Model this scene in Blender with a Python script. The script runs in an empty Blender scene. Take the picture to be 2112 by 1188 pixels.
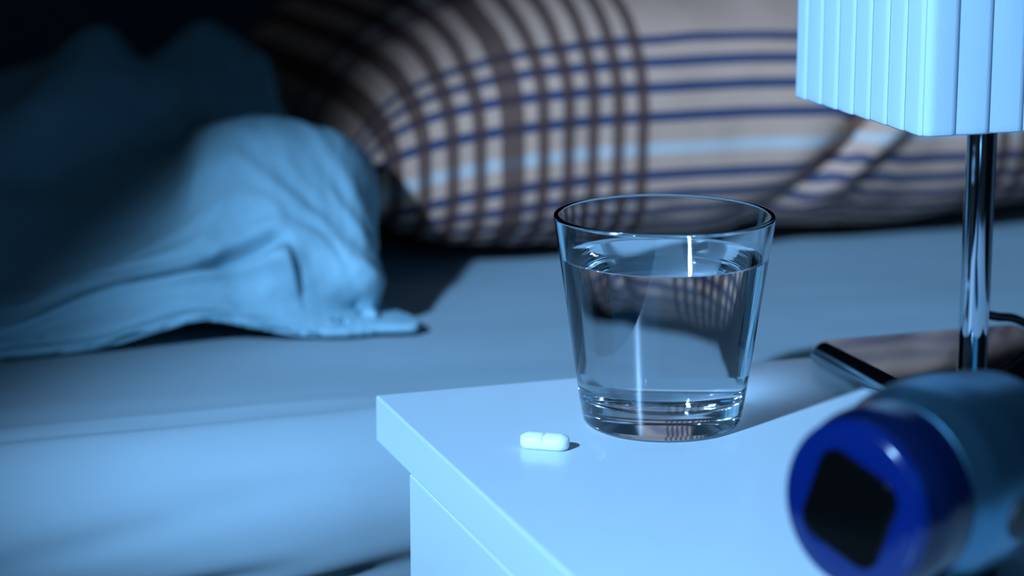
import bpy, bmesh, math, random
import numpy as np
from mathutils import Vector, Matrix, noise as mnoise

# ------------------------------------------------------------------ camera
# World frame: x runs along the bed and the nightstand's back edge, y goes from the
# nightstand towards the bed, z up (floor 0). Metres. The nightstand's back-left
# corner is at x = 0, y = 0, its top at z = 0.5.
T = 0.500                     # nightstand top
BED = 0.480                   # top of the fitted sheet
YAW, TILT, FPX = math.radians(18.7), math.radians(12.7), 5000.0
CAM = Vector((-0.2769, -1.0075, 0.784))
FW = Vector((math.sin(YAW)*math.cos(TILT), math.cos(YAW)*math.cos(TILT), -math.sin(TILT)))
RT = Vector((math.cos(YAW), -math.sin(YAW), 0.0))
UP = RT.cross(FW)
scene = bpy.context.scene
COL = scene.collection

cam_data = bpy.data.cameras.new('camera')
cam_data.sensor_width = 36.0
cam_data.lens = 36.0*FPX/2112.0
cam_data.clip_start = 0.05
cam_data.dof.use_dof = True
cam_data.dof.focus_distance = 1.02
cam_data.dof.aperture_fstop = 5.0
cam = bpy.data.objects.new('camera', cam_data)
cam.matrix_world = Matrix.Translation(CAM) @ Matrix((RT, UP, -FW)).transposed().to_4x4()
COL.objects.link(cam)
scene.camera = cam

# ------------------------------------------------------------------ light
world = bpy.data.worlds.new('night_room')
scene.world = world
world.use_nodes = True
bgn = world.node_tree.nodes['Background']
bgn.inputs[0].default_value = (0.26, 0.37, 0.46, 1)
bgn.inputs[1].default_value = 0.042

def aim(o, target):
    d = Vector(target) - o.location
    o.rotation_euler = d.to_track_quat('-Z', 'Y').to_euler()

# cold lamp light from the left, behind the camera
key = bpy.data.lights.new('key_lamp', 'SPOT')
key.energy = 265
key.color = (0.28, 0.575, 1.0)
key.shadow_soft_size = 0.045
key.spot_size = math.radians(29)
key.spot_blend = 0.62
key_o = bpy.data.objects.new('key_lamp', key)
az, el, dist = math.radians(35.5), math.radians(31.5), 1.75
key_o.location = (0.12 - dist*math.cos(el)*math.cos(az), -0.08 - dist*math.cos(el)*math.sin(az), T + dist*math.sin(el))
COL.objects.link(key_o)
aim(key_o, (0.305, -0.02, 0.475))

# added blue fill, unseen behind the camera, lifts the shadows and glass rim
fill = bpy.data.lights.new('fill_light', 'AREA')
fill.shape = 'RECTANGLE'
fill.size, fill.size_y = 1.3, 1.2
fill.energy = 3.4
fill.color = (0.03, 0.40, 1.0)
fill_o = bpy.data.objects.new('fill_light', fill)
fill_o.location = (-0.1, -2.3, 1.6)
COL.objects.link(fill_o)
aim(fill_o, (0.1, 0.0, 0.5))

vs = scene.view_settings
vs.view_transform = 'Standard'
vs.look = 'None'
vs.exposure = 0.0
vs.gamma = 1.0
vs.use_curve_mapping = False
cy = scene.cycles
cy.use_denoising = True
cy.use_adaptive_sampling = True
cy.adaptive_threshold = 0.03
cy.adaptive_min_samples = 24
cy.max_bounces = 16
cy.transmission_bounces = 14
cy.glossy_bounces = 6
cy.diffuse_bounces = 2
cy.caustics_reflective = False
cy.caustics_refractive = True
cy.blur_glossy = 0.3
cy.sample_clamp_indirect = 0.0
cy.use_guiding = True                   # finds the light focused by the glass onto the table
cy.guiding_training_samples = 64
cy.surface_guiding_probability = 0.9

# ------------------------------------------------------------------ materials
def srgb(r, g, b):
    f = lambda c: c/12.92 if c <= 0.04045 else ((c+0.055)/1.055)**2.4
    return (f(r/255), f(g/255), f(b/255), 1)

def mat(name, color, rough=0.5, metal=0.0, spec=0.5, noise=0.0, nscale=60, bump=0.0, bscale=300,
        trans=0.0, ior=1.45, sheen=0.0, coat=0.0):
    m = bpy.data.materials.new(name)
    m.use_nodes = True
    nt = m.node_tree
    b = nt.nodes['Principled BSDF']
    c = (*color[:3], 1)
    b.inputs['Base Color'].default_value = c
    b.inputs['Roughness'].default_value = rough
    b.inputs['Metallic'].default_value = metal
    b.inputs['Specular IOR Level'].default_value = spec
    b.inputs['Transmission Weight'].default_value = trans
    b.inputs['IOR'].default_value = ior
    b.inputs['Sheen Weight'].default_value = sheen
    b.inputs['Coat Weight'].default_value = coat
    tc = nt.nodes.new('ShaderNodeTexCoord')
    if noise > 0:
        n = nt.nodes.new('ShaderNodeTexNoise')
        n.inputs['Scale'].default_value = nscale
        n.inputs['Detail'].default_value = 4
        nt.links.new(tc.outputs['Object'], n.inputs['Vector'])
        mx = nt.nodes.new('ShaderNodeMix')
        mx.data_type = 'RGBA'
        mx.inputs['A'].default_value = tuple(x*(1-noise) for x in c[:3]) + (1,)
        mx.inputs['B'].default_value = tuple(min(1, x*(1+noise)) for x in c[:3]) + (1,)
        nt.links.new(n.outputs['Fac'], mx.inputs['Factor'])
        nt.links.new(mx.outputs['Result'], b.inputs['Base Color'])
    if bump > 0:
        n2 = nt.nodes.new('ShaderNodeTexNoise')
        n2.inputs['Scale'].default_value = bscale
        n2.inputs['Detail'].default_value = 3
        nt.links.new(tc.outputs['Object'], n2.inputs['Vector'])
        bp = nt.nodes.new('ShaderNodeBump')
        bp.inputs['Strength'].default_value = bump
        bp.inputs['Distance'].default_value = 0.001
        nt.links.new(n2.outputs['Fac'], bp.inputs['Height'])
        nt.links.new(bp.outputs['Normal'], b.inputs['Normal'])
    return m

def glass_mat(name, color, ior, bump=0.0, bscale=60):
    m = bpy.data.materials.new(name)
    m.use_nodes = True
    nt = m.node_tree
    nt.nodes.remove(nt.nodes['Principled BSDF'])
    g = nt.nodes.new('ShaderNodeBsdfGlass')
    g.inputs['Color'].default_value = (*color, 1)
    g.inputs['Roughness'].default_value = 0.0
    g.inputs['IOR'].default_value = ior
    nt.links.new(g.outputs[0], nt.nodes['Material Output'].inputs['Surface'])
    if bump:
        tc = nt.nodes.new('ShaderNodeTexCoord')
        n2 = nt.nodes.new('ShaderNodeTexNoise')
        n2.inputs['Scale'].default_value = bscale
        nt.links.new(tc.outputs['Object'], n2.inputs['Vector'])
        bp = nt.nodes.new('ShaderNodeBump')
        bp.inputs['Strength'].default_value = bump
        bp.inputs['Distance'].default_value = 0.001
        nt.links.new(n2.outputs['Fac'], bp.inputs['Height'])
        nt.links.new(bp.outputs['Normal'], g.inputs['Normal'])
    return m

M = {
    'lacquer': mat('white_lacquer', (0.72, 0.81, 0.85), 0.22, spec=0.4, bump=0.02, bscale=900),
    'sheet': mat('sheet_cotton', (0.36, 0.43, 0.46), 0.9, spec=0.1, noise=0.05, nscale=25, bump=0.10, bscale=1400),
    'duvet': mat('duvet_cotton', (0.33, 0.51, 0.57), 0.85, spec=0.15, bump=0.15, bscale=500),
    'chrome': mat('polished_chrome', (0.52, 0.57, 0.62), 0.05, metal=1.0),
    'shade': mat('pleated_shade_fabric', (0.60, 0.72, 0.80), 0.8, spec=0.15, bump=0.12, bscale=1500),
    'cord': mat('black_cord', (0.012, 0.012, 0.014), 0.45),
    'pill': mat('white_tablet', (0.95, 0.95, 0.95), 0.35, spec=0.4, bump=0.04, bscale=1200),
    'glass': glass_mat('clear_glass', (0.97, 0.99, 1.0), 1.50),
    'water': glass_mat('clear_water', (0.985, 0.995, 1.0), 1.333),
    'water_in_glass': glass_mat('water_against_glass', (1.0, 1.0, 1.0), 1.333/1.5),
    'clock_blue': mat('blue_gloss_plastic', (0.001, 0.010, 0.085), 0.16, spec=0.5),
    'clock_navy': mat('navy_gloss_plastic', (0.001, 0.006, 0.03), 0.2),
    'clock_body': mat('satin_silver', (0.07, 0.18, 0.26), 0.36, metal=0.9),
    'screen': mat('black_screen', (0.002, 0.002, 0.002), 0.2, spec=0.05),
    'rubber': mat('black_rubber', (0.012, 0.012, 0.014), 0.6),
    'wall': mat('painted_wall', (0.07, 0.08, 0.09), 0.9, noise=0.05, nscale=8, bump=0.1, bscale=200),
    'floor': mat('dark_wood_floor', (0.10, 0.07, 0.05), 0.5, noise=0.35, nscale=12),
    'wood': mat('bed_frame_wood', (0.16, 0.11, 0.08), 0.5, noise=0.3, nscale=30),
    'bulb': mat('frosted_bulb', (0.85, 0.85, 0.85), 0.4),
    'socket': mat('white_socket', (0.6, 0.6, 0.6), 0.5),
}

# ------------------------------------------------------------------ helpers
def obj(name, me, material=None, parent=None, smooth=True):
    o = bpy.data.objects.new(name, me)
    COL.objects.link(o)
    if material and len(me.materials) == 0:
        me.materials.append(M[material] if isinstance(material, str) else material)
    if smooth:
        me.polygons.foreach_set('use_smooth', [True]*len(me.polygons))
    if parent:
        o.parent = parent
    return o

def tag(o, label, cat):
    o['label'] = label
    o['category'] = cat
    return o

def empty(name, loc, label, cat):
    o = bpy.data.objects.new(name, None)
    o.empty_display_size = 0.02
    o.location = loc
    COL.objects.link(o)
    return tag(o, label, cat)

def mesh(name, verts, faces):
    me = bpy.data.meshes.new(name)
    me.from_pydata([tuple(v) for v in verts], [], faces)
    me.update()
    return me

def box_mesh(name, lo, hi, bevel=0.0, seg=2):
    bm = bmesh.new()
    bmesh.ops.create_cube(bm, size=1.0)
    for v in bm.verts:
        v.co = Vector([lo[i] + (v.co[i]+0.5)*(hi[i]-lo[i]) for i in range(3)])
    if bevel:
        bmesh.ops.bevel(bm, geom=bm.edges[:], offset=bevel, segments=seg, profile=0.5, affect='EDGES')
    me = bpy.data.meshes.new(name)
    bm.to_mesh(me); bm.free()
    return me

def lathe_mesh(name, prof, seg=96, closed=False):
    """prof: (r, z) pairs, r = 0 gives a pole; closed joins last to first"""
    verts, faces, rings = [], [], []
    dense = [prof[0]]                      # support rings keep the smooth normals true on long runs
    for p, q in zip(prof, prof[1:]):
        l = math.hypot(q[0]-p[0], q[1]-p[1])
        if l > 0.0016:
            e = min(0.0002, l*0.1)/l
            k = min(24, max(1, int(l/0.004)))
            ts = [e] + [i/k for i in range(1, k)] + [1-e]
            dense += [(p[0]+(q[0]-p[0])*t, p[1]+(q[1]-p[1])*t) for t in ts]
        dense.append(q)
    for r, z in dense:
        if r < 1e-7:
            rings.append([len(verts)]); verts.append((0, 0, z))
        else:
            rings.append(list(range(len(verts), len(verts)+seg)))
            for k in range(seg):
                a = 2*math.pi*k/seg
                verts.append((r*math.cos(a), r*math.sin(a), z))
    n = len(rings)
    for i in range(n if closed else n-1):
        A, B = rings[i], rings[(i+1) % n]
        for k in range(seg):
            k2 = (k+1) % seg
            if len(A) == 1 and len(B) == 1:
                continue
            if len(A) == 1:
                faces.append((A[0], B[k2], B[k]))
            elif len(B) == 1:
                faces.append((A[k], A[k2], B[0]))
            else:
                faces.append((A[k], A[k2], B[k2], B[k]))
    me = mesh(name, verts, faces)
    fix_normals(me)
    return me

def fix_normals(me):
    bm = bmesh.new(); bm.from_mesh(me)
    bmesh.ops.recalc_face_normals(bm, faces=bm.faces[:])
    bm.to_mesh(me); bm.free()

def fillet(pts, seg=6):
    """pts: (r, z, radius) -> polyline with the corners rounded"""
    out = []
    n = len(pts)
    for i, (x, y, rad) in enumerate(pts):
        p = Vector((x, y))
        if rad <= 0 or i in (0, n-1):
            out.append((x, y)); continue
        a = (Vector(pts[i-1][:2]) - p).normalized()
        b = (Vector(pts[i+1][:2]) - p).normalized()
        ang = a.angle(b)
        d = min(rad/math.tan(ang/2), (Vector(pts[i-1][:2])-p).length*0.49, (Vector(pts[i+1][:2])-p).length*0.49)
        p0, p1 = p + a*d, p + b*d
        for k in range(seg+1):
            t = k/seg
            q = p0*(1-t)**2 + p*2*t*(1-t) + p1*t*t
            out.append((q.x, q.y))
    return out

def tube_mesh(name, pts, rad, seg=14):
    pts = [Vector(p) for p in pts]
    verts, faces = [], []
    nrm = None
    for i, p in enumerate(pts):
        t = (pts[min(i+1, len(pts)-1)] - pts[max(i-1, 0)]).normalized()
        if nrm is None:
            nrm = t.orthogonal().normalized()
        nrm = (nrm - t*nrm.dot(t)).normalized()
        bn = t.cross(nrm)
        for k in range(seg):
            a = 2*math.pi*k/seg
            verts.append(p + (nrm*math.cos(a) + bn*math.sin(a))*rad)
    for i in range(len(pts)-1):
        for k in range(seg):
            faces.append((i*seg+k, i*seg+(k+1) % seg, (i+1)*seg+(k+1) % seg, (i+1)*seg+k))
    faces.append(tuple(range(seg))[::-1])
    faces.append(tuple((len(pts)-1)*seg+k for k in range(seg)))
    return mesh(name, verts, faces)

def catmull(P, n):
    """P: (k, d) array -> (n, d) samples of the Catmull-Rom curve"""
    P = np.asarray(P, float)
    k = len(P)
    Q = np.vstack([2*P[0]-P[1], P, 2*P[-1]-P[-2]])
    out = np.empty((n, P.shape[1]))
    for j in range(n):
        s = j/(n-1)*(k-1)
        i = min(int(s), k-2); t = s-i
        p0, p1, p2, p3 = Q[i], Q[i+1], Q[i+2], Q[i+3]
        out[j] = 0.5*((2*p1) + (-p0+p2)*t + (2*p0-5*p1+4*p2-p3)*t*t + (-p0+3*p1-3*p2+p3)*t**3)
    return out

def at(px, py, d):
    """point seen at a pixel of the 2112 x 1188 frame, d metres deep"""
    return CAM + (FW + RT*((px-1056)/FPX) - UP*((py-594)/FPX))*d

def grid_mesh(name, G, close_u=False):
    nu, nv = G.shape[:2]
    idx = lambda i, j: (i % nu)*nv + j
    faces = []
    for i in range(nu if close_u else nu-1):
        for j in range(nv-1):
            faces.append((idx(i, j), idx(i+1, j), idx(i+1, j+1), idx(i, j+1)))
    return mesh(name, G.reshape(-1, 3), faces)

def fbm(x, y, z, o=3):
    return mnoise.fractal(Vector((x, y, z)), 1.0, 2.0, o)

def sstep(a, b, x):
    t = np.clip((x-a)/(b-a), 0, 1)
    return t*t*(3-2*t)

# ------------------------------------------------------------------ setting
def struct(name, me, material):
    o = obj(name, me, material, smooth=False)
    o['kind'] = 'structure'
    return o
struct('floor', box_mesh('floor', (-2.6, -3.0, -0.05), (1.3, 1.1, 0.0)), 'floor')
struct('wall_back', box_mesh('wall_back', (-2.6, 1.02, 0.0), (1.3, 1.1, 2.4)), 'wall')
struct('wall_right', box_mesh('wall_right', (0.80, -3.0, 0.0), (0.9, 1.02, 2.4)), 'wall')

# ------------------------------------------------------------------ bed
BX0, BX1, BY0, BY1 = -1.35, 0.74, 0.014, 0.98
bed = empty('bed', (0, 0.5, 0), 'bed made up with a pale blue-grey fitted sheet, wrinkled down its side', 'bed')
inv = Vector((0, -0.5, 0))
def off(me, v=inv):
    me.transform(Matrix.Translation(v)); return me
obj('frame', off(box_mesh('frame', (BX0, BY0+0.15, 0.14), (BX1, BY1-0.01, 0.27), 0.006)), 'wood', bed)
for sx in (BX0+0.06, BX1-0.12):
    for sy in (BY0+0.17, BY1-0.12):
        obj('leg', off(box_mesh('leg', (sx, sy, 0), (sx+0.06, sy+0.06, 0.14), 0.004)), 'wood', bed)
obj('mattress', off(box_mesh('mattress', (BX0+0.02, BY0+0.16, 0.27), (BX1-0.02, BY1-0.03, BED-0.04), 0.02)), 'sheet', bed)

def sheet():
    R, A0 = 0.042, math.radians(-30)     # rounded edge that runs on into the tucked-under side
    ys, zs = BY0+R-R*math.cos(A0), BED-R+R*math.sin(A0)
    s_prof = []
    for z in np.linspace(0.272, zs, 44):
        s_prof.append((ys + math.tan(-A0)*(zs-z), z, -math.cos(A0), math.sin(A0)))
    for a in np.linspace(A0, math.pi/2, 26)[1:-1]:
        s_prof.append((BY0+R-R*math.cos(a), BED-R+R*math.sin(a), -math.cos(a), math.sin(a)))
    for y in np.linspace(BY0+R, 0.42, 50):
        s_prof.append((y, BED, 0, 1))
    for y in np.linspace(0.44, BY1-0.03, 14):
        s_prof.append((y, BED, 0, 1))
    for a in np.linspace(0, math.pi/2, 8)[1:]:
        s_prof.append((BY1-0.03+0.03*math.sin(a), BED-0.03+0.03*math.cos(a), math.sin(a), math.cos(a)))
    for z in np.linspace(BED-0.04, 0.272, 6):
        s_prof.append((BY1, z, 1, 0))
    xs = np.concatenate([np.linspace(BX0, -0.42, 24)[:-1], np.linspace(-0.42, 0.5, 150), np.linspace(0.5, BX1, 14)[1:]])
    S = np.zeros(len(s_prof))
    for k in range(1, len(S)):
        S[k] = S[k-1] + math.hypot(s_prof[k][0]-s_prof[k-1][0], s_prof[k][1]-s_prof[k-1][1])
    s_top = S[43+25]                       # arc length where the flat top begins
    G = np.zeros((len(xs), len(s_prof), 3))
    # long soft creases along the bed: (arc position, drift per metre, width, depth, x0, x1)
    cre = [(s_top-0.001, 0.03, 0.0045, 0.0042, -1.3, 0.10), (s_top-0.098, 0.16, 0.0055, 0.0050, -1.3, 0.00),
           (s_top-0.120, 0.22, 0.006, 0.0055, -0.5, 0.08), (s_top-0.060, 0.20, 0.008, 0.0022, -0.6, 0.02),
           (s_top-0.150, 0.18, 0.008, 0.0050, -0.6, 0.2)]
    for i, x in enumerate(xs):
        for k, (y, z, ny, nz) in enumerate(s_prof):
            s = S[k]
            d = 0.0022*fbm(x*1.3+s*4, s*17, 3.1, 3) + 0.0010*fbm(x*4, s*30+x*9, 7.7, 2)
            if s > s_top:
                d = d*0.35 + 0.0016*fbm(x*6, y*6, 9.0, 2)
            for c, dr, w, dep, x0, x1 in cre:
                q = (s - (c + dr*(x+0.1)))/w
                fade = float(sstep(x0, x0+0.2, x)*(1-sstep(x1-0.14, x1, x)))
                d += fade*0.65*dep*(0.3*math.exp(-(q-1.6)**2/2.0) - math.exp(-q*q))
            if y < BY0+0.03 and x > -0.03: d = min(d, 0.006)
            G[i, k] = (x, y+ny*d, z+nz*d)
    me = grid_mesh('fitted_sheet', G)
    # close both ends
    bm = bmesh.new(); bm.from_mesh(me); bm.verts.ensure_lookup_table()
    nv = len(s_prof)
    bm.faces.new([bm.verts[k] for k in range(nv)])
    bm.faces.new([bm.verts[(len(xs)-1)*nv+k] for k in range(nv)][::-1])
    bmesh.ops.recalc_face_normals(bm, faces=bm.faces[:])
    bm.to_mesh(me); bm.free()
    return me
obj('fitted_sheet', off(sheet()), 'sheet', bed)

# ------------------------------------------------------------------ pillow
def pillow_material():
    m = bpy.data.materials.new('checked_pillowcase')
    m.use_nodes = True
    nt = m.node_tree
    L = nt.links.new
    b = nt.nodes['Principled BSDF']
    b.inputs['Roughness'].default_value = 0.9
    b.inputs['Specular IOR Level'].default_value = 0.1
    uv = nt.nodes.new('ShaderNodeUVMap'); uv.uv_map = 'cloth'
    sep = nt.nodes.new('ShaderNodeSeparateXYZ'); L(uv.outputs[0], sep.inputs[0])
    def math_(op, a, c=None, d=None):
        n = nt.nodes.new('ShaderNodeMath'); n.operation = op
        for s, v in zip(n.inputs, (a, c, d)):
            if v is None: continue
            if isinstance(v, (int, float)): s.default_value = v
            else: L(v, s)
        return n.outputs[0]
    def stripes(coord, items):
        tot = None
        for c, w in items:
            p = math_('COMPARE', coord, c, w/2)
            tot = p if tot is None else math_('MAXIMUM', tot, p)
        return tot
    V, U = sep.outputs['Y'], sep.outputs['X']
    blue = [(c, 0.0064) for c in PV_BLUE]
    white = [(c, 0.0075) for c in PV_WHITE]
    brown = PU_BROWN
    def mix(fac, A, B, k=1.0):
        n = nt.nodes.new('ShaderNodeMix'); n.data_type = 'RGBA'
        f = math_('MULTIPLY', fac, k)
        L(f, n.inputs['Factor'])
        for s, v in (('A', A), ('B', B)):
            if isinstance(v, tuple): n.inputs[s].default_value = v
            else: L(v, n.inputs[s])
        return n.outputs['Result']
    col = mix(stripes(V, white), (0.83, 0.42, 0.28, 1), (0.78, 0.60, 0.52, 1))
    col = mix(stripes(V, blue), col, (0.035, 0.060, 0.125, 1), 0.95)
    col = mix(stripes(U, brown), col, (0.110, 0.042, 0.032, 1), 0.85)
    L(col, b.inputs['Base Color'])
    w = nt.nodes.new('ShaderNodeTexNoise'); w.inputs['Scale'].default_value = 600
    L(uv.outputs[0], w.inputs['Vector'])
    bp = nt.nodes.new('ShaderNodeBump'); bp.inputs['Strength'].default_value = 0.15; bp.inputs['Distance'].default_value = 0.001
    L(w.outputs['Fac'], bp.inputs['Height']); L(bp.outputs['Normal'], b.inputs['Normal'])
    return m

# stripe positions on the cloth in metres: V around the pillow (0 at the bed, growing up the front), U along x
PVW, PUW = 0.0, 0.1645               # the white band, the broad brown band
PV_BLUE = [PVW+d for d in (-0.077, -0.065, -0.053, -0.041, -0.029, -0.016, 0.019, 0.036, 0.051, 0.066, 0.150, 0.165, 0.195, 0.210)]
PV_WHITE = [PVW, PVW+0.18]
PU_BROWN = [(PUW-0.0188-0.0153*k, 0.0074) for k in range(10)] + [(PUW, 0.0135)] + [(PUW+0.0180+0.0150*k, 0.0074) for k in range(5)] \
    + [(0.466+0.016*k, 0.0074) for k in range(5)]
PCX, PCY, PA, PB, PT = 0.352, 0.532, 0.265, 0.245, 0.087

def pillow():
    nu, nv = 150, 132
    th = np.linspace(0, 2*math.pi, nv)          # -pi/2.. : start at the underside front
    th = -math.pi/2 - th                        # bottom centre -> front (-y) -> top -> back
    G = np.zeros((nu, nv, 3)); UV = np.zeros((nu, nv, 2))
    for i in range(nu):
        s = -1 + 2*i/(nu-1)
        s = math.sin(s*math.pi/2)*0.6 + s*0.4
        e = max(0.0, 1-abs(s)**4.2)
        t = PT*(0.10 + 0.90*e**0.62)
        bb = PB*(1.0 - 0.07*(1-abs(s))**1.0*0.0 - 0.14*abs(s)**5)
        x = PCX + PA*s
        zc = BED + 0.004 + PT*0.98 - 0.60*(PT-t)
        prev = None; arc = 0.0
        for j in range(nv):
            c, sn = math.cos(th[j]), math.sin(th[j])
            yy = math.copysign(abs(c)**(0.60 if sn > 0 else 0.26), c)*bb
            zz = math.copysign(abs(sn)**(0.86 if sn > 0 else 0.66), sn)*t
            if sn < 0:
                zz *= 0.98
            p = Vector((x, PCY+yy, zc+zz))
            n = Vector((0, c*1.3, sn*1.0)).normalized()
            w = 0.006*fbm(x*7, p.y*7, p.z*9, 3) + 0.0022*fbm(x*22, p.y*14, p.z*22+4, 2)
            # diagonal fold on the front right of the middle
            q = (x-0.385) - (p.z-0.560)*1.05
            fr = math.exp(-((p.z-0.555)/0.032)**2)*float(c < 0)
            w += fr*(0.010*math.exp(-((q-0.018)/0.014)**2) - 0.012*math.exp(-(q/0.010)**2) + 0.004*math.exp(-((q+0.03)/0.02)**2))
            p += n*w*float(1-abs(s)**10)
            if p.z < BED+0.003: p.z = BED+0.003
            p0 = Vector((p.y, p.z))
            G[i, j] = p
        # arc length measured on the smooth profile from the lowest front point
        acc = 0.0; A = [0.0]
        for j in range(1, nv):
            acc += math.hypot(G[i, j, 1]-G[i, j-1, 1], G[i, j, 2]-G[i, j-1, 2]); A.append(acc)
        zr = zc - 0.19*t                   # height of the white band
        jr = [j for j in range(nv-1) if G[i, j, 1] < PCY and G[i, j, 2] <= zr < G[i, j+1, 2]]
        j = jr[0] if jr else 30
        ref = A[j] + (A[j+1]-A[j])*min(1, max(0, (zr-G[i, j, 2])/max(1e-6, G[i, j+1, 2]-G[i, j, 2])))
        for j in range(nv):
            UV[i, j] = (x, A[j]-ref)
    G2 = G[:, :-1]
    # faces in v closed
    nvv = nv-1
    verts = G2.reshape(-1, 3)
    faces, luv = [], []
    for i in range(nu-1):
        for j in range(nvv):
            j2 = (j+1) % nvv
            faces.append((i*nvv+j, (i+1)*nvv+j, (i+1)*nvv+j2, i*nvv+j2))
            luv += [UV[i, j], UV[i+1, j], UV[i+1, j+1], UV[i, j+1]]
    nq = len(faces)
    faces.append(tuple(range(nvv))); faces.append(tuple((nu-1)*nvv+k for k in range(nvv))[::-1])
    for f, i in ((faces[-2], 0), (faces[-1], nu-1)):
        for vi in f: luv.append(UV[i, vi % nvv])
    me = mesh('pillow', verts, faces)
    uvl = me.uv_layers.new(name='cloth')
    uvl.data.foreach_set('uv', np.array(luv).reshape(-1))
    return me
me = pillow()
me.transform(Matrix.Translation((-PCX, -PCY, -BED)))
pil = obj('pillow', me, pillow_material())
pil.location = (PCX, PCY, BED)
tag(pil, 'plump pillow in a beige pillowcase with blue stripes and brown checks, lying on the bed', 'pillow')

# ------------------------------------------------------------------ duvet
def duvet():
    K = [  # columns left to right; rows from the front hem up over the folds to the back: (px, py, depth)
        [(-230,800,1.185),(-230,770,1.190),(-230,725,1.205),(-230,665,1.225),(-230,600,1.27),(-230,470,1.36),(-230,150,1.46),(-230,60,1.62)],
        [(0,750,1.212),(0,722,1.216),(0,690,1.226),(0,640,1.240),(0,588,1.28),(-10,430,1.38),(-20,210,1.47),(-20,120,1.62)],
        [(200,710,1.226),(200,682,1.230),(200,608,1.250),(190,570,1.258),(205,535,1.285),(150,350,1.40),(190,95,1.50),(220,80,1.65)],
        [(400,648,1.236),(400,628,1.240),(390,562,1.250),(368,505,1.262),(352,440,1.30),(320,280,1.43),(320,120,1.53),(340,120,1.67)],
        [(520,661,1.247),(515,636,1.250),(495,535,1.262),(465,400,1.275),(425,285,1.32),(425,245,1.45),(425,62,1.57),(430,80,1.71)],
        [(635,690,1.256),(628,645,1.260),(590,500,1.263),(565,380,1.280),(530,243,1.33),(515,250,1.46),(495,78,1.58),(495,110,1.70)],
        [(722,713,1.262),(716,655,1.267),(695,545,1.270),(675,420,1.285),(640,258,1.335),(575,290,1.44),(555,130,1.53),(545,170,1.63)],
        [(778,690,1.266),(778,655,1.273),(752,575,1.276),(745,450,1.290),(712,280,1.345),(635,350,1.42),(588,240,1.49),(570,270,1.57)],
        [(862,690,1.272),(826,668,1.281),(774,590,1.295),(778,480,1.318),(766,352,1.370),(690,500,1.375),(630,450,1.43),(580,430,1.50)],
        [(846,676,1.292),(808,655,1.306),(756,598,1.335),(750,535,1.370),(715,560,1.36),(670,570,1.38),(620,560,1.41),(560,540,1.45)],
    ]
    for c in (3, 4, 5):
        for r in (5, 6, 7):
            K[c][r] = (K[c][r][0]-10, K[c][r][1], K[c][r][2])
    nu, nv = 190, 150
    P = np.array([[list(at(*k)) for k in c] for c in K])
    R = np.array([catmull(P[i], nv) for i in range(len(K))])
    G = np.array([catmull(R[:, j], nu) for j in range(nv)]).transpose(1, 0, 2)
    # parameters in control-point units
    U = np.linspace(0, len(K)-1, nu)[:, None]*np.ones((1, nv))
    V = np.linspace(0, 7, nv)[None, :]*np.ones((nu, 1))
    du = np.gradient(G, axis=0); dv = np.gradient(G, axis=1)
    N = np.cross(du, dv); N /= np.linalg.norm(N, axis=2, keepdims=True)+1e-12
    view = np.array(CAM) - G
    N *= np.sign((N*view).sum(2, keepdims=True).mean())
    D = np.zeros((nu, nv))
    # long crease running up from the hem to the middle of the bright fold
    fade = 1-sstep(4.7, 5.2, U)
    q = (V - 2.02)/0.13
    D += fade*(-0.0100*np.exp(-q*q) + 0.0060*np.exp(-((q+1.7)/1.1)**2) + 0.003*np.exp(-((q-1.9)/1.2)**2))
    # flat pocket corner where the crease stops
    D += 0.005*np.exp(-((U-5.0)/0.35)**2 - ((V-1.75)/0.3)**2)
    # hem seam
    q = (V - 0.62)/0.11
    D += -0.0030*np.exp(-q*q)*(1-sstep(4.2, 5.2, U))
    q = (V - 0.25)/0.07
    D += -0.0012*np.exp(-q*q)
    # hollow under the bulge at the right
    D += 0.007*(1-sstep(4.93, 5.07, U))*sstep(3.6, 4.9, U)*np.exp(-((V-1.62)/0.34)**2)
    D += -0.017*np.exp(-((U-7.0)/1.3)**2 - ((V-1.30-0.10*(U-7))/0.26)**2)
    D += 0.009*np.exp(-((U-6.8)/1.5)**2 - ((V-2.05)/0.42)**2)
    for i in range(nu):
        for j in range(nv):
            x, y, z = G[i, j]; u, v = U[i, j], V[i, j]
            bk = float(sstep(4.2, 5.2, v))
            n = (0.0018 + 0.004*bk)*fbm(x*9+2, y*9, z*13, 3)*min(1, v/1.2) + 0.022*bk*fbm(u*0.55+3.3, v*0.7, 8.1, 2)*float(1-sstep(3.5, 5.0, u))
            n += 0.0010*fbm(u*1.3+v*0.9, v*2.6-u*1.1, 5.5, 3)
            # fine pulls of cloth on the bright fold
            n += 0.0006*math.exp(-((v-3)/1.4)**2)*math.sin(9*(v+0.55*u)+3*fbm(u, v, 1.0, 2))
            # crinkled seam at the corner
            n += 0.0024*math.exp(-((v-0.55)/0.33)**2)*float(sstep(4.8, 5.6, u))*fbm(u*4, v*3.0, 2.0, 3)
            D[i, j] += n
    G = G + N*D[:, :, None]
    k = 0.0022
    zm = BED+0.0065
    G[:, :, 2] = zm + k*np.logaddexp(0, (G[:, :, 2]-zm)/k)
    me = grid_mesh('duvet', G)
    bm = bmesh.new(); bm.from_mesh(me)
    bmesh.ops.recalc_face_normals(bm, faces=bm.faces[:])
    # give the cloth thickness inward (away from the camera, down)
    s = sum((f.normal.dot(CAM - f.calc_center_median()) > 0) for f in bm.faces)
    if s < len(bm.faces)/2:
        bmesh.ops.reverse_faces(bm, faces=bm.faces[:])
    bm.to_mesh(me); bm.free()
    return me
me = duvet()
org = Vector((0.0, 0.35, BED))
me.transform(Matrix.Translation(-org))
dv_o = obj('duvet', me, 'duvet')
dv_o.location = org
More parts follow.
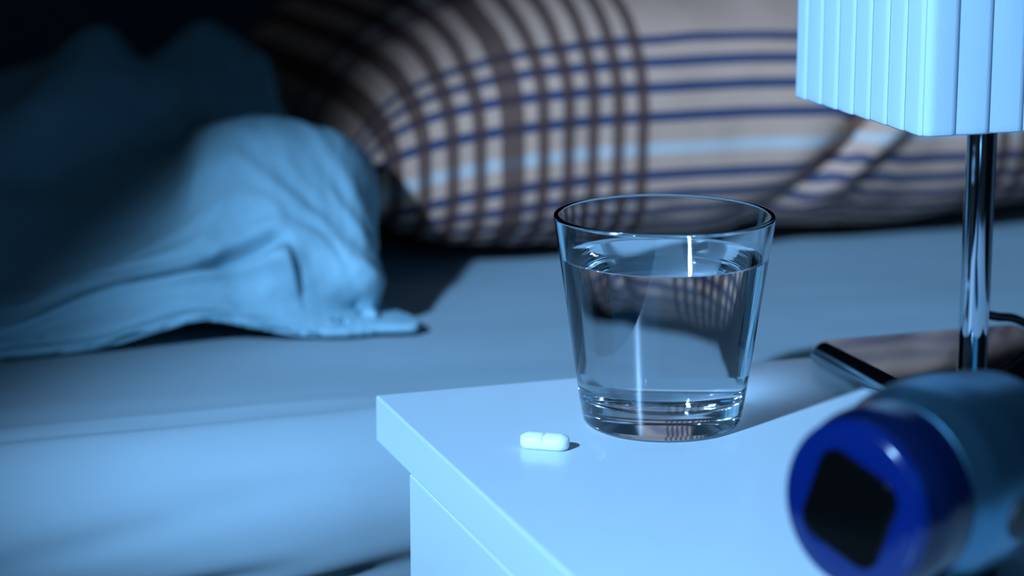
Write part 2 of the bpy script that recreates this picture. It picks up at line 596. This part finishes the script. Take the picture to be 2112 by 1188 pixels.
sol = dv_o.modifiers.new('thickness', 'SOLIDIFY'); sol.thickness = 0.0045; sol.offset = -1
tag(dv_o, 'crumpled pale blue duvet thrown back on the bed, one corner towards the pillow', 'duvet')

# ------------------------------------------------------------------ nightstand
ns = empty('nightstand', (0.21, -0.21, 0), 'white lacquered nightstand with a thick square-edged top', 'nightstand')
nv_ = Vector((-0.21, 0.21, 0))
TH = 0.0212
def npart(name, lo, hi, b=0.0006):
    return obj(name, off(box_mesh(name, lo, hi, b, 2), nv_), 'lacquer', ns, smooth=False)
npart('top_panel', (0, -0.44, T-TH), (0.43, 0, T), 0.0009)
npart('side_panel', (0.0002, -0.4385, 0), (0.018, -0.052, T-TH-0.0003))
npart('side_panel', (0.412, -0.4385, 0), (0.43, -0.052, T-TH-0.0003))
npart('back_panel', (0.018, -0.062, 0.06), (0.412, -0.052, T-TH))
npart('shelf', (0.018, -0.43, 0.10), (0.412, -0.062, 0.118))
dr = npart('drawer', (0.020, -0.4385, 0.30), (0.410, -0.42, T-TH-0.003))
obj('knob', off(lathe_mesh('knob', [(0, 0.022), (0.012, 0.020), (0.014, 0.015), (0.006, 0.008), (0.006, 0.0), (0, 0)], 32).copy(), Vector((0, 0, 0))), 'chrome', dr)
kn = dr.children[0]
kn.rotation_euler = (math.pi/2, 0, 0)
kn.location = Vector((0.215, -0.4385, 0.39)) + nv_

# ------------------------------------------------------------------ drinking glass and water
GX, GY = 0.1043, -0.0811
H, RB, RR = 0.0905, 0.0338, 0.0468
def r_out(z): return RB + (RR-RB)*z/H
wt = 0.0025
prof = fillet([(0, 0.0012, 0), (0.024, 0.0012, 0.001), (0.0265, 0.0, 0.001), (RB-0.0004, 0.0, 0.0034),
               (r_out(0.012), 0.012, 0.01), (RR, H, 0.0012), (RR-wt, H, 0.0010), (r_out(0.018)-wt, 0.018, 0.004),
               (r_out(0.0125)-wt-0.0012, 0.0118, 0.0035), (0.015, 0.0108, 0.003), (0, 0.0104, 0)], 7)
WZ = 0.0728                              # water line on the inner wall
iw = [i for i in range(len(prof)-1) if prof[i][1] > H*0.9 and prof[i+1][1] < H*0.5 and prof[i][0] < RR-wt*0.5][0]
pa, pb = prof[iw], prof[iw+1]
tw = (pa[1]-WZ)/(pa[1]-pb[1])
wl = (pa[0]+(pb[0]-pa[0])*tw, WZ)
# the glass surface that meets air; where water wets the inside the water's own skin is the boundary
gl = obj('drinking_glass', lathe_mesh('drinking_glass', prof[:iw+1] + [wl], 160), 'glass')
gl.location = (GX, GY, T+0.0002)
tag(gl, 'clear tapered drinking glass with a thick base, three-quarters full, on the nightstand', 'glass')
me = lathe_mesh('water', prof[:iw:-1] + [wl], 160)          # wetted skin: bottom centre out and up to the water line
top = lathe_mesh('water_top', [(0, WZ-0.0007), (0.01, WZ-0.0007), (0.02, WZ-0.0007), (0.03, WZ-0.0007), (wl[0]-0.0034, WZ-0.00068), (wl[0]-0.0022, WZ-0.0006),
                               (wl[0]-0.0013, WZ-0.00045), (wl[0]-0.0006, WZ-0.00025), wl], 160)
bm = bmesh.new()
bm.from_mesh(me)
nw = len(bm.faces)
bm.from_mesh(top)
bm.faces.ensure_lookup_table()
for i, f in enumerate(bm.faces): f.material_index = 0 if i < nw else 1
bmesh.ops.remove_doubles(bm, verts=bm.verts[:], dist=1e-6)
bmesh.ops.recalc_face_normals(bm, faces=bm.faces[:])
if sum(f.calc_center_median().z*f.normal.z*f.calc_area() for f in bm.faces) < 0:
    bmesh.ops.reverse_faces(bm, faces=bm.faces[:])
for e in bm.edges:
    if len(e.link_faces) == 2 and e.link_faces[0].material_index != e.link_faces[1].material_index: e.smooth = False
bm.to_mesh(me); bm.free()
me.materials.append(M['water_in_glass']); me.materials.append(M['water'])
wa = obj('water', me)
wa.location = gl.location
tag(wa, 'clear still water filling the drinking glass', 'water')

# ------------------------------------------------------------------ tablet
def tablet():
    L, W, Hh = 0.0206, 0.0088, 0.0068
    bm = bmesh.new()
    nseg = 24
    def ring(off_, z):
        pts = []
        r = W/2-off_; c = L/2-W/2
        r = max(r, 0.0001)
        for k in range(nseg+1):
            a = -math.pi/2 + math.pi*k/nseg; pts.append((c+r*math.cos(a), r*math.sin(a), z))
        for k in range(nseg+1):
            a = math.pi/2 + math.pi*k/nseg; pts.append((-c+r*math.cos(a), r*math.sin(a), z))
        # extra points on the long sides keep the score line sharp
        out = []
        for i, p in enumerate(pts):
            out.append(p)
            q = pts[(i+1) % len(pts)]
            if abs(p[0]-q[0]) > 0.005:
                for t in (0.25, 0.42, 0.455, 0.475, 0.49, 0.51, 0.525, 0.545, 0.58, 0.75):
                    out.append(tuple(p[m]+(q[m]-p[m])*t for m in range(3)))
        return out
    levels = [(0.0016, 0.0), (0.0006, 0.0006), (0.00015, 0.0013), (0.0, 0.0016), (0.0, 0.0050), (0.00025, 0.0052)]
    for t in np.linspace(0.05, 1.0, 9):
        o_ = 0.00025 + t*(W/2-0.0004)
        levels.append((o_, 0.0052 + (Hh-0.0052)*math.sin(t*math.pi/2)**0.9))
    rings = [[bm.verts.new(p) for p in ring(o_, z)] for o_, z in levels]
    for A, B in zip(rings, rings[1:]):
        n = len(A)
        for k in range(n):
            bm.faces.new((A[k], A[(k+1) % n], B[(k+1) % n], B[k]))
    bm.faces.new(rings[0][::-1]); bm.faces.new(rings[-1])
    for v in bm.verts:
        if v.co.z > 0.0050:
            v.co.z -= 0.0010*math.exp(-(v.co.x/0.00042)**2)
    bmesh.ops.recalc_face_normals(bm, faces=bm.faces[:])
    me = bpy.data.meshes.new('tablet'); bm.to_mesh(me); bm.free()
    return me
tb = obj('tablet', tablet(), 'pill')
tb.location = (0.0435, -0.1030, T)
tb.rotation_euler = (0, 0, math.radians(-33))
tag(tb, 'white oblong tablet with a score line lying beside the glass of water', 'tablet')

# ------------------------------------------------------------------ table lamp
LX, LY = 0.2635, -0.0633
lamp = empty('table_lamp', (LX, LY, T), 'table lamp with a square pleated pale shade on a chrome pole', 'lamp')
def rrect(hw, rad, seg=8):
    pts = []
    for cx, cy_, a0 in ((hw-rad, hw-rad, 0), (-hw+rad, hw-rad, 90), (-hw+rad, -hw+rad, 180), (hw-rad, -hw+rad, 270)):
        for k in range(seg+1):
            a = math.radians(a0 + 90*k/seg)
            pts.append((cx+rad*math.cos(a), cy_+rad*math.sin(a)))
    return pts
def stack(name, rings):
    verts, faces = [], []
    n = len(rings[0])
    for r in rings: verts += r
    for i in range(len(rings)-1):
        for k in range(n):
            faces.append((i*n+k, i*n+(k+1) % n, (i+1)*n+(k+1) % n, (i+1)*n+k))
    faces.append(tuple(range(n))[::-1]); faces.append(tuple((len(rings)-1)*n+k for k in range(n)))
    return mesh(name, verts, faces)
BH, BHW = 0.0112, 0.0555
rings = []
for o_, z in [(0.003, 0.0), (0.0012, 0.0006), (0.0, 0.0022), (0.0, 0.0048), (0.0006, 0.0062), (0.0015, 0.0085), (0.0028, 0.0102), (0.0042, 0.0110), (0.0056, BH)]:
    rings.append([(x, y, z) for x, y in rrect(BHW-o_, 0.0045)])
base = obj('base', stack('base', rings), 'chrome', lamp)
bv = base.modifiers.new('edge_normals', 'WEIGHTED_NORMAL'); bv.keep_sharp = False; bv.weight = 100
PR = 0.0067
pole = obj('pole', lathe_mesh('pole', [(0, BH-0.001), (PR, BH-0.001), (PR, 0.02), (PR, 0.06), (PR, 0.10), (PR, 0.14), (PR, 0.165), (0, 0.165)], 64), 'chrome', lamp)
pole.modifiers.new('edge_normals', 'WEIGHTED_NORMAL')
# cord leaves the pole just above the base, sags over the plate and runs off along the table
cpts = catmull([(0.004, 0.004, BH+0.0175), (0.012, 0.010, BH+0.0165), (0.022, 0.016, BH+0.0135), (0.034, 0.021, BH+0.0105), (0.050, 0.025, 0.0135), (0.064, 0.026, 0.0050),
                (0.080, 0.020, 0.0024), (0.105, 0.0, 0.0024), (0.135, -0.03, 0.0024), (0.158, -0.04, 0.0024)], 90)
obj('cord', tube_mesh('cord', cpts, 0.0021), 'cord', lamp)
# socket and bulb under the shade
so = obj('socket', lathe_mesh('socket', [(0, 0.160), (0.012, 0.160), (0.013, 0.163), (0.013, 0.19), (0.010, 0.195), (0, 0.195)], 32), 'socket', lamp)
obj('bulb', lathe_mesh('bulb', [(0.008, 0.194), (0.010, 0.200), (0.018, 0.215), (0.021, 0.228), (0.018, 0.241), (0.010, 0.248), (0, 0.250)], 32), 'bulb', lamp)

SH0, SH1, SHW, SR = 0.1250, 0.262, 0.0635, 0.0045
per = []                                  # dense outline of the shade with outward normals
def outline(hw, rad):
    pts = []
    for cx, cy_, a0 in ((-hw+rad, -hw+rad, 180), (hw-rad, -hw+rad, 270), (hw-rad, hw-rad, 0), (-hw+rad, hw-rad, 90)):
        for k in range(13):
            a = math.radians(a0+90*k/12)
            pts.append((cx+rad*math.cos(a), cy_+rad*math.sin(a), math.cos(a), math.sin(a)))
    out = []
    for i, p in enumerate(pts):
        q = pts[(i+1) % len(pts)]
        d = math.hypot(q[0]-p[0], q[1]-p[1])
        n = max(1, int(d/0.0015))
        for k in range(n):
            t = k/n
            nx, ny = p[2]+(q[2]-p[2])*t, p[3]+(q[3]-p[3])*t
            l = math.hypot(nx, ny)
            out.append((p[0]+(q[0]-p[0])*t, p[1]+(q[1]-p[1])*t, nx/l, ny/l))
    return out
OUT = outline(SHW, SR)
cum = [0.0]
for i in range(len(OUT)):
    p, q = OUT[i], OUT[(i+1) % len(OUT)]
    cum.append(cum[-1]+math.hypot(q[0]-p[0], q[1]-p[1]))
PER = cum[-1]
def out_at(s):
    s %= PER
    i = np.searchsorted(cum, s, side='right')-1
    i = min(i, len(OUT)-1)
    t = (s-cum[i])/(cum[i+1]-cum[i])
    p, q = OUT[i], OUT[(i+1) % len(OUT)]
    nx, ny = p[2]+(q[2]-p[2])*t, p[3]+(q[3]-p[3])*t
    l = math.hypot(nx, ny)
    return (p[0]+(q[0]-p[0])*t, p[1]+(q[1]-p[1])*t, nx/l, ny/l)
# stiff lining the pleats are stretched over
vr, fr_ = [], []
n = len(OUT)
for dz, o_ in ((SH0+0.001, 0.0012), (SH1-0.001, 0.0012), (SH1-0.001, 0.0020), (SH0+0.001, 0.0020)):
    vr += [(p[0]-p[2]*o_, p[1]-p[3]*o_, dz) for p in OUT]
for i in range(4):
    for k in range(n):
        fr_.append((i*n+k, i*n+(k+1) % n, ((i+1) % 4)*n+(k+1) % n, ((i+1) % 4)*n+k))
shade = obj('shade', mesh('shade', vr, fr_), 'shade', lamp)
fix_normals(shade.data)
random.seed(4)
NP = 32
s0 = 0.0008
for i in range(NP):
    a, b = s0 + PER*i/NP, s0 + PER*(i+1)/NP + 0.0012      # each pleat laps over the next
    m = 12
    hv = [SH0+0.0006, SH0, SH0+0.0008, SH0+0.003] + list(np.linspace(SH0+0.02, SH1-0.01, 6)) + [SH1-0.001, SH1]
    ins = [0.0011, 0.0003, 0.0, 0.0] + [0.0]*7 + [0.0004]
    vv, ff = [], []
    wob = random.uniform(-0.0002, 0.0002)
    for h, ip in zip(hv, ins):
        f = (h-SH0)/(SH1-SH0)
        for k in range(m+1):
            t = k/m
            x, y, nx, ny = out_at(a+(b-a)*t + wob*math.sin(3*f+i))
            lift = -0.0009 + 0.0013*t**1.2 + 0.0004*math.sin(math.pi*t) - (0.0009 if t > 0.999 else 0)
            lift += 0.00018*math.sin(9*f+i*1.7)*math.sin(math.pi*t)
            vv.append((x+nx*(lift-ip), y+ny*(lift-ip), h))
    for r in range(len(hv)-1):
        for k in range(m):
            ff.append((r*(m+1)+k, r*(m+1)+k+1, (r+1)*(m+1)+k+1, (r+1)*(m+1)+k))
    obj('pleat', mesh('pleat', vv, ff), 'shade', shade)
# wire spider that carries the shade
for ang in (0, 90):
    d = Vector((math.cos(math.radians(ang)), math.sin(math.radians(ang)), 0))
    obj('spider_arm', tube_mesh('spider_arm', [d*-(SHW-0.001)+Vector((0, 0, 0.1605)), Vector((0, 0, 0.1605)), d*(SHW-0.001)+Vector((0, 0, 0.1605))], 0.0011, 8), 'chrome', shade)

# ------------------------------------------------------------------ alarm clock
CR = 0.0360
FA = math.radians(206)                   # heading of the clock face
fc = Vector((0.0752, -0.3188, T+CR+0.0012))
clock = empty('alarm_clock', (fc.x, fc.y, T), 'barrel-shaped alarm clock with a blue front and black square screen', 'clock')
# local frame of the lathe: its z axis becomes the facing direction
nrm = Vector((math.cos(FA), math.sin(FA), 0))
rx = Vector((0, 0, 1)).cross(nrm).normalized()
rot = Matrix((rx, Vector((0, 0, 1)), nrm)).transposed().to_4x4()
place = Matrix.Translation((0, 0, CR+0.0012)) @ rot
def cpart(name, me, m, parent=clock, xf=place):
    me.transform(xf)
    fix_normals(me)
    return obj(name, me, m, parent)
body_prof = fillet([(0.0, -0.100, 0), (0.022, -0.100, 0.010), (0.0315, -0.082, 0.03), (CR, -0.050, 0.04), (0.0352, -0.034, 0.02),
             (0.0317, -0.0236, 0.0003), (0.030, -0.0232, 0.0003), (0.0, -0.0232, 0)], 10)
body = cpart('body', lathe_mesh('body', body_prof, 96), 'clock_body')
shell_prof = fillet([(0.0, -0.0228, 0), (0.0318, -0.0228, 0.001), (0.0322, -0.021, 0.002), (0.0316, -0.010, 0.02), (0.0290, -0.0040, 0.003), (0.0270, -0.0030, 0.002), (0.0, -0.0030, 0)], 8)
shell = cpart('front_shell', lathe_mesh('front_shell', shell_prof, 96), 'clock_navy')
face_prof = fillet([(0.0, -0.0029, 0), (0.0292, -0.0029, 0.0006), (0.0296, -0.0020, 0.001), (0.0276, 0.0012, 0.003), (0.0215, 0.0022, 0.003), (0.0, 0.0022, 0)], 8)
cpart('face_plate', lathe_mesh('face_plate', face_prof, 96), 'clock_blue')
rings = []
for o_, z in ((0.0004, 0.0010), (0.0, 0.0014), (0.0, 0.0024), (0.0006, 0.0029), (0.0016, 0.0031)):
    rings.append([(x, y, z) for x, y in rrect(0.0168-o_, 0.0075)])
roll = Matrix.Rotation(math.radians(70), 4, 'Z')
cpart('screen', stack('screen', rings), 'screen', xf=place @ roll)
# black snooze button set into the barrel, towards the rear
bt = lathe_mesh('button', [(0, 0.0026), (0.006, 0.0024), (0.0092, 0.0012), (0.0100, -0.003), (0, -0.003)], 40)
bt.transform(Matrix.Diagonal((1.5, 1.0, 1.0, 1.0)))
ba = math.radians(-10)                    # above the horizontal, on the side towards the camera
side = (-rx if rx.dot(RT) < 0 else rx)
side = -side if side.y > 0 else side
bn = (side*math.cos(ba) + Vector((0, 0, 1))*math.sin(ba)).normalized()
bz = nrm
bxf = Matrix((bz, bn.cross(bz), bn)).transposed().to_4x4()
cpart('button', bt, 'rubber', xf=Matrix.Translation(Vector((0, 0, CR+0.0012)) + bn*0.0350 - nrm*0.053) @ bxf)
for t_ in (-0.034, -0.064):
    for sg in (-1, 1):
        p = -nrm*(-t_)*1.0 + rx*sg*0.010
        ft = lathe_mesh('foot', [(0, 0), (0.0035, 0), (0.004, 0.001), (0.004, 0.0050), (0, 0.0050)], 20)
        ft.transform(Matrix.Translation((p.x, p.y, 0)))
        obj('foot', ft, 'rubber', clock)
